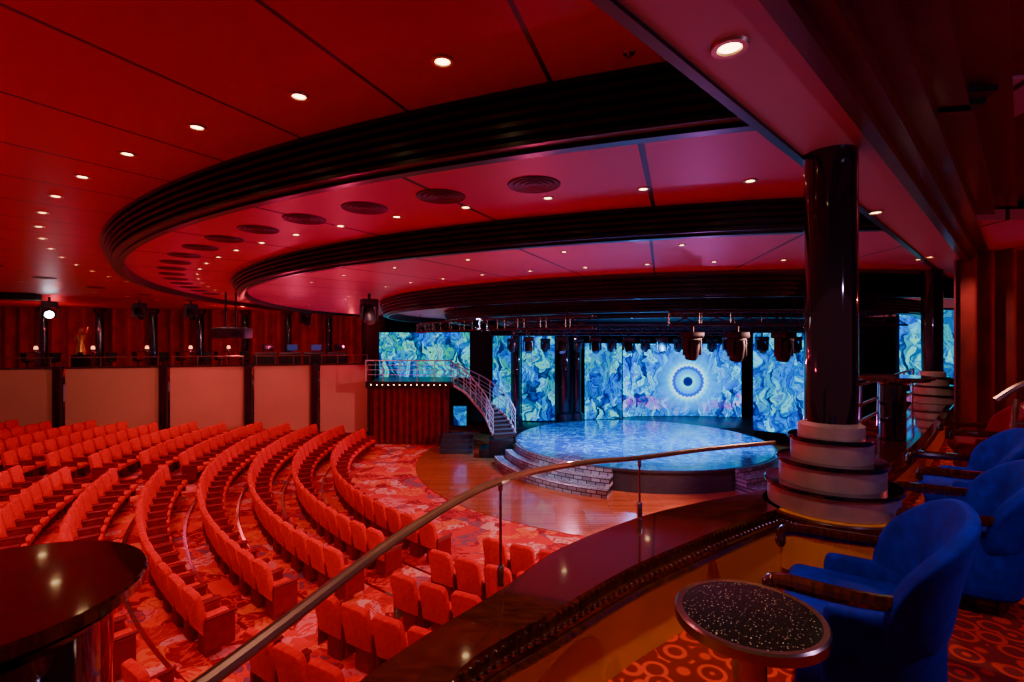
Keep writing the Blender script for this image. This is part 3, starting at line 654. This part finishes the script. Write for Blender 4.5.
for i,u in enumerate((.70,.78,.86,.94)):
    q=Vector((-20.5,19.9)).lerp(Vector((-7.6,24.2)),u)+Vector((-.32,.95))*1.1
    o=thing('control_console','black sound control desk with dim monitor','console',(q.x,q.y,0),rad(18),group='control booth desks')
    mb=MB(); mb.rbox((0,0,.4),(.95,.6,.8),.02); mb.rbox((0,.05,.86),(.95,.5,.1),.02,rx=rad(12)); obj('desk',mb.mesh('desk',M['blackm']),parent=o)
    mb=MB(); mb.rbox((.1,.1,1.18),(.5,.04,.32),.01); mb.tube([(.1,.12,.85),(.1,.12,1.1)],.02); obj('monitor',mb.mesh('mon',M['black']),parent=o)
    mb=MB(); mb.rbox((.1,.075,1.18),(.46,.01,.28),.0); obj('monitor_screen',mb.mesh('mons',M['tv'] if i in (1,2) else M['blackg']),parent=o)
o=thing('projector','grey ceiling-hung projector on bracket','projector',(-9.0,16.1,0),rad(10))
mb=MB(); mb.rbox((0,0,1.75),(1.0,.8,.34),.04); obj('housing',mb.mesh('ph',M['grey']),parent=o)
mb=MB(); mb.lathe([(.001,0),(.1,0),(.1,.1),(.001,.1)],16); me=mb.mesh('lens',M['blackg']); q=obj('lens',me,(.3,-.4,1.75),parent=o); q.rotation_euler=(rad(90),0,0)
mb=MB(); mb.tube([(-.2,0,1.9),(-.2,0,3.075)],.03); mb.tube([(.1,0,1.9),(.1,0,3.075)],.03); mb.rbox((0,0,1.94),(.7,.5,.04),.01); obj('bracket',mb.mesh('pb',M['black']),parent=o)
o=thing('statue','small gilded standing figure on dark plinth','statue',(-19.3,22.4,0))
mb=MB(); mb.rbox((0,0,.45),(.5,.5,.9),.03); obj('plinth',mb.mesh('pl',M['blackm']),parent=o)
mb=MB(); mb.lathe([(.001,.9),(.2,.9),(.17,1.2),(.10,1.45),(.14,1.6),(.17,1.75),(.07,1.85),(.05,1.9),(.08,1.95),(.09,2.03),(.05,2.1),(.001,2.12)],16)
mb.tube([(-.14,0,1.76),(-.26,-.05,1.55),(-.12,-.14,1.45)],.035,6); mb.tube([(.14,0,1.76),(.3,-.02,1.9),(.35,-.05,2.12)],.035,6)
obj('figure',mb.mesh('fig',M['gold']),parent=o)

# moving head lights & trusses
mbb=MB(); mbb.rbox((0,0,-.06),(.34,.3,.12),.02); mbb.tube([(0,0,0),(0,0,.12)],.03); bme=mbb.mesh('lbase',M['fix'])
mby=MB(); mby.rbox((-.17,0,-.28),(.04,.14,.34),.01); mby.rbox((.17,0,-.28),(.04,.14,.34),.01); mby.rbox((0,0,-.14),(.36,.14,.04),.01); yme=mby.mesh('yoke',M['fix'])
mbh=MB(); mbh.lathe([(.001,-.2),(.1,-.2),(.13,-.1),(.13,.12),(.1,.2),(.001,.2)],16); hme=mbh.mesh('lhead',M['fix'])
mbn=MB(); mbn.lathe([(.001,.203),(.09,.203)],16); nme=mbn.mesh('llens',M['lampw']); nme2=mbn.mesh('llens2',M['blackg'])
def mover(x,y,z,tx,ty,on=False,s=1.0,label='black moving-head stage light hanging from the rig'):
    o=thing('stage_light',label,'stage light',(x,y,z),ty,group='stage lights'); o.scale=(s,s,s)
    obj('base',bme,parent=o); obj('yoke',yme,parent=o)
    h=obj('head',hme,(0,0,-.34),parent=o); h.rotation_euler=(tx,0,0)
    obj('lens',nme if on else nme2,parent=h)
    return o
def truss(P,s=.28,name='lighting_truss',label='black box lighting truss above the stage'):
    o=thing(name,label,'truss'); mb=MB(); P=[Vector(p) for p in P]
    C=[]
    for i,p in enumerate(P):
        t=(P[min(i+1,len(P)-1)]-P[max(i-1,0)]).normalized(); n=Vector((-t.y,t.x,0)).normalized()*s/2
        C.append([p+n+Vector((0,0,s/2)),p-n+Vector((0,0,s/2)),p-n-Vector((0,0,s/2)),p+n-Vector((0,0,s/2))])
    for k in range(4): mb.tube([c[k] for c in C],.025,6)
    for i in range(len(C)-1):
        for k in range(4): mb.tube([C[i][k],C[i+1][(k+1)%4]],.014,4); mb.tube([C[i][k],C[i][(k+1)%4]],.014,4)
    obj('frame',mb.mesh('truss',M['grey']),parent=o)
    for i in (1,len(P)//2,len(P)-2):
        mb=MB(); mb.tube([P[i]+Vector((0,0,s/2)),Vector((P[i].x,P[i].y,2.52))],.012,5)
        obj('hanger',mb.mesh('hang',M['black']),parent=o)
truss([(0+.55*i,18.0,1.95) for i in range(24)])
truss([(-1+.55*i,22.5,1.9) for i in range(21)])
truss([pol(9.6,185+4*i)+(1.95,) for i in range(16)],label='dark curved lighting truss above dance floor')
truss([pol(9.6,255+4*i)+(2.0,) for i in range(9)])
for x in (.6,1.8,3.0,4.2,5.4,6.6,7.8,9.0,10.2,11.4): mover(x,18.0,1.66,rad(150),0,s=1.1)
for x in (0,1.5,3,4.5,6,7.5,9): mover(x,22.5,1.61,rad(200),.3,s=1.1)
for x,y,s in ((4.0,11.1,1.15),(4.95,11.0,1.2),(5.95,10.95,1.2)): mover(x,y,1.70,rad(190),.5,s=s)
mover(-4.0,14.0,2.67,rad(150),.5,s=1.3)
mover(-18.5,20.0,3.08,rad(95),rad(42),True,1.5,'black stage light with bright white beam at rear ceiling')
for x,y,z in ((-20.5,19.5,3.1),(-15.8,21.2,3.1),(-14,21.8,3.1),(-9.3,22.5,2.88)): mover(x,y,z,rad(130),1,s=1.3)
mb=MB(); mb.rbox((0,0,0),(5.5,.5,.25),.04); thing('ceiling_duct','long dark ceiling-mounted lighting box','duct',(-20.6,18.1,3.17),rad(20),data=mb.mesh('duct',M['blackm']))

# ------------------------------------------------------------ theatre seats
def seat_parts():
    parts={}
    mb=MB(); 
    b=bmesh.new(); bmesh.ops.create_cube(b,size=1)
    for v in b.verts: v.co=Vector((v.co.x*.5,v.co.y*.11,v.co.z*.62))
    ve=[e for e in b.edges if abs(e.verts[0].co.x-e.verts[1].co.x)<1e-5 and abs(e.verts[0].co.z-e.verts[1].co.z)<1e-5 and e.verts[0].co.z>0]
    bmesh.ops.bevel(b,geom=ve,offset=.10,segments=5,profile=.5,affect='EDGES')
    bmesh.ops.bevel(b,geom=[e for e in b.edges if e.calc_face_angle(0)>1.2],offset=.03,segments=2,profile=.5,affect='EDGES')
    mb.bm(b,0,Matrix.Translation((0,-.24,.68))@Matrix.Rotation(rad(12),4,'X'))
    parts['backrest']=(mb,M['red'])
    mb=MB(); mb.rbox((0,.02,.42),(.47,.46,.13),.04,2); parts['seat_cushion']=(mb,M['red'])
    mb=MB(); mb.rbox((0,-.05,.2),(.3,.22,.40),.02,1); parts['pedestal']=(mb,M['redd'])
    for s in (-1,1):
        mb=MB(); mb.rbox((s*.257,-.02,.36),(.04,.42,.44),.018,1); mb.rbox((s*.257,.0,.6),(.05,.44,.05),.018,1); parts['armrest%d'%s]=(mb,M['redd'])
    return parts
sp=seat_parts()
pm_={k:(mb.mesh(k,mt),k.rstrip('-1')) for k,(mb,mt) in sp.items()}
allm=MB(); 
for k,(mb,mt) in sp.items(): allm.add(mb.v,mb.f,1 if mt is M['redd'] else 0)
simple=allm.mesh('theatre_seat',[M['red'],M['redd']])
pos=[]
for i in range(NR):
    Rr=R0+PITCH*i; step=math.degrees(.585/Rr); a=158.0
    while a<247:
        x,y=pol(Rr,a); ok=True
        if y>26.6+.336*x-1.3: ok=False
        if i<3 and a<163: ok=False
        if abs(a-234.5)*Rr*pi/180<.6: ok=False
        if i>=4 and abs(a-199)*Rr*pi/180<.7: ok=False
        if x>-7.4 and y>22.2 : ok=False
        u=512+500*x/max(y,.1); z=rowz(i); v1=341+500*(1.5-z-.9)/max(y,.1)
        if y<2 or u<-25 or u>560 or v1>700: ok=False
        if u>330 and v1>682-(u-330)*.55+25: ok=False
        if math.hypot(x+1.25,y-1.2)<.75: ok=False
        if ok: pos.append((y,x,z,a))
        a+=step
pos.sort()
LB='red velvet theatre seat with rounded back on tiered carpet'
first=None
rest=MB()
for n_,(y,x,z,a) in enumerate(pos):
    rz=rad(a+180-90)
    if n_<110:
        if first is None:
            first=thing('theatre_seat',LB,'theatre seat',(x,y,z),rz,'theatre seats in curved rows')
            for k,(me,nm) in pm_.items(): obj(nm,me,parent=first)
        else: copy_thing(first,(x,y,z),rz)
    elif n_<300:
        thing('theatre_seat',LB,'theatre seat',(x,y,z),rz,'theatre seats in curved rows',data=simple)
    else:
        mt=Matrix.Translation((x,y,z))@Matrix.Rotation(rz,4,'Z')
        rest.add([mt@Vector(v) for v in allm.v],allm.f,0)
if rest.v:
    o=thing('theatre_seat_rows','distant rows of red velvet theatre seats','theatre seats',data=rest.mesh('rows',M['red'])); o['kind']='stuff'

# ------------------------------------------------------------ lights
def pt(x,y,z,e,col,r_=.02):
    l=D.lights.new('Light_point','POINT'); l.energy=e; l.color=col; l.shadow_soft_size=r_; return obj('Light_point',l,(x,y,z))
def spot(loc,tgt,e,col,size,r_=.1):
    l=D.lights.new('Light_spot','SPOT'); l.energy=e; l.color=col; l.spot_size=rad(size); l.spot_blend=.6; l.shadow_soft_size=r_
    o=obj('Light_spot',l,loc); o.rotation_euler=(Vector(tgt)-Vector(loc)).to_track_quat('-Z','Y').to_euler(); return o
for a in (170,190,210,228,246):
    x,y=pol(14.0,a); pt(x,y,1.2,38,(1,.04,.18))  # unseen red fill points in mid-air, added to redden ceiling and seats
for a in (180,200,220,238):
    x,y=pol(19.4,a); pt(x,y,1.0,24,(1,.03,.13))  # outer ring of added red fill points, no fixtures
spot((8,12,2.0),(-1.5,14,-3.3),3400,(1,.40,.36),85)
spot((3,24,2.0),(-3,15,-3.3),1600,(1,.32,.55),80)
for p in ((-17,16),(-12.5,17.5),(-8.5,18.5)): spot((p[0]+1.2,p[1]-.5,3.0),(p[0]-1.2,p[1]+5.5,-1.5),170,(1,.50,.36),90)  # warm spots without fixtures, added to brighten the peach panels
for x,y in ((2,18.6),(5.2,17.2),(8.5,18.5)): spot((x,y,1.6),(x+.2,y+2.5,-2.55),2400,(.08,.42,1),95)
spot((-1,13.5,2.2),(2.2,17.0,-3),1500,(.55,.75,1),32)
pt(5.5,22.8,.4,150,(.12,.3,1))
pt(5.5,14.5,-.6,120,(.75,.15,.8))  # added magenta point, stands in for the screens' wash on the ceiling
pt(2.7,1.3,2.0,22,(.70,.45,1))  # unseen violet fill point, added to brighten the blue armchairs
spot((.91,2.05,2.70),(.15,2.0,.15),100,(1,.62,.22),60,.03)
pt(8.3,5.0,2.2,65,(1,.12,.12))
pt(-14,26,2.2,85,(1,.05,.08))
pt(-22,24,2.2,85,(1,.05,.08))
pt(-9,28,2.2,60,(1,.05,.08))
pt(-4.5,21.3,-1.6,18,(1,.12,.12))
w=D.worlds.new('World'); SC.world=w; w.use_nodes=True; bg=w.node_tree.nodes['Background']; bg.inputs[0].default_value=(.75,.13,.20,1); bg.inputs[1].default_value=.19

cam=D.cameras.new('Camera'); cam.sensor_width=36; cam.lens=36*500/1024; cam.clip_start=.02
co=obj('Camera',cam,(0,0,1.5)); co.rotation_euler=(rad(90),0,0); SC.camera=co
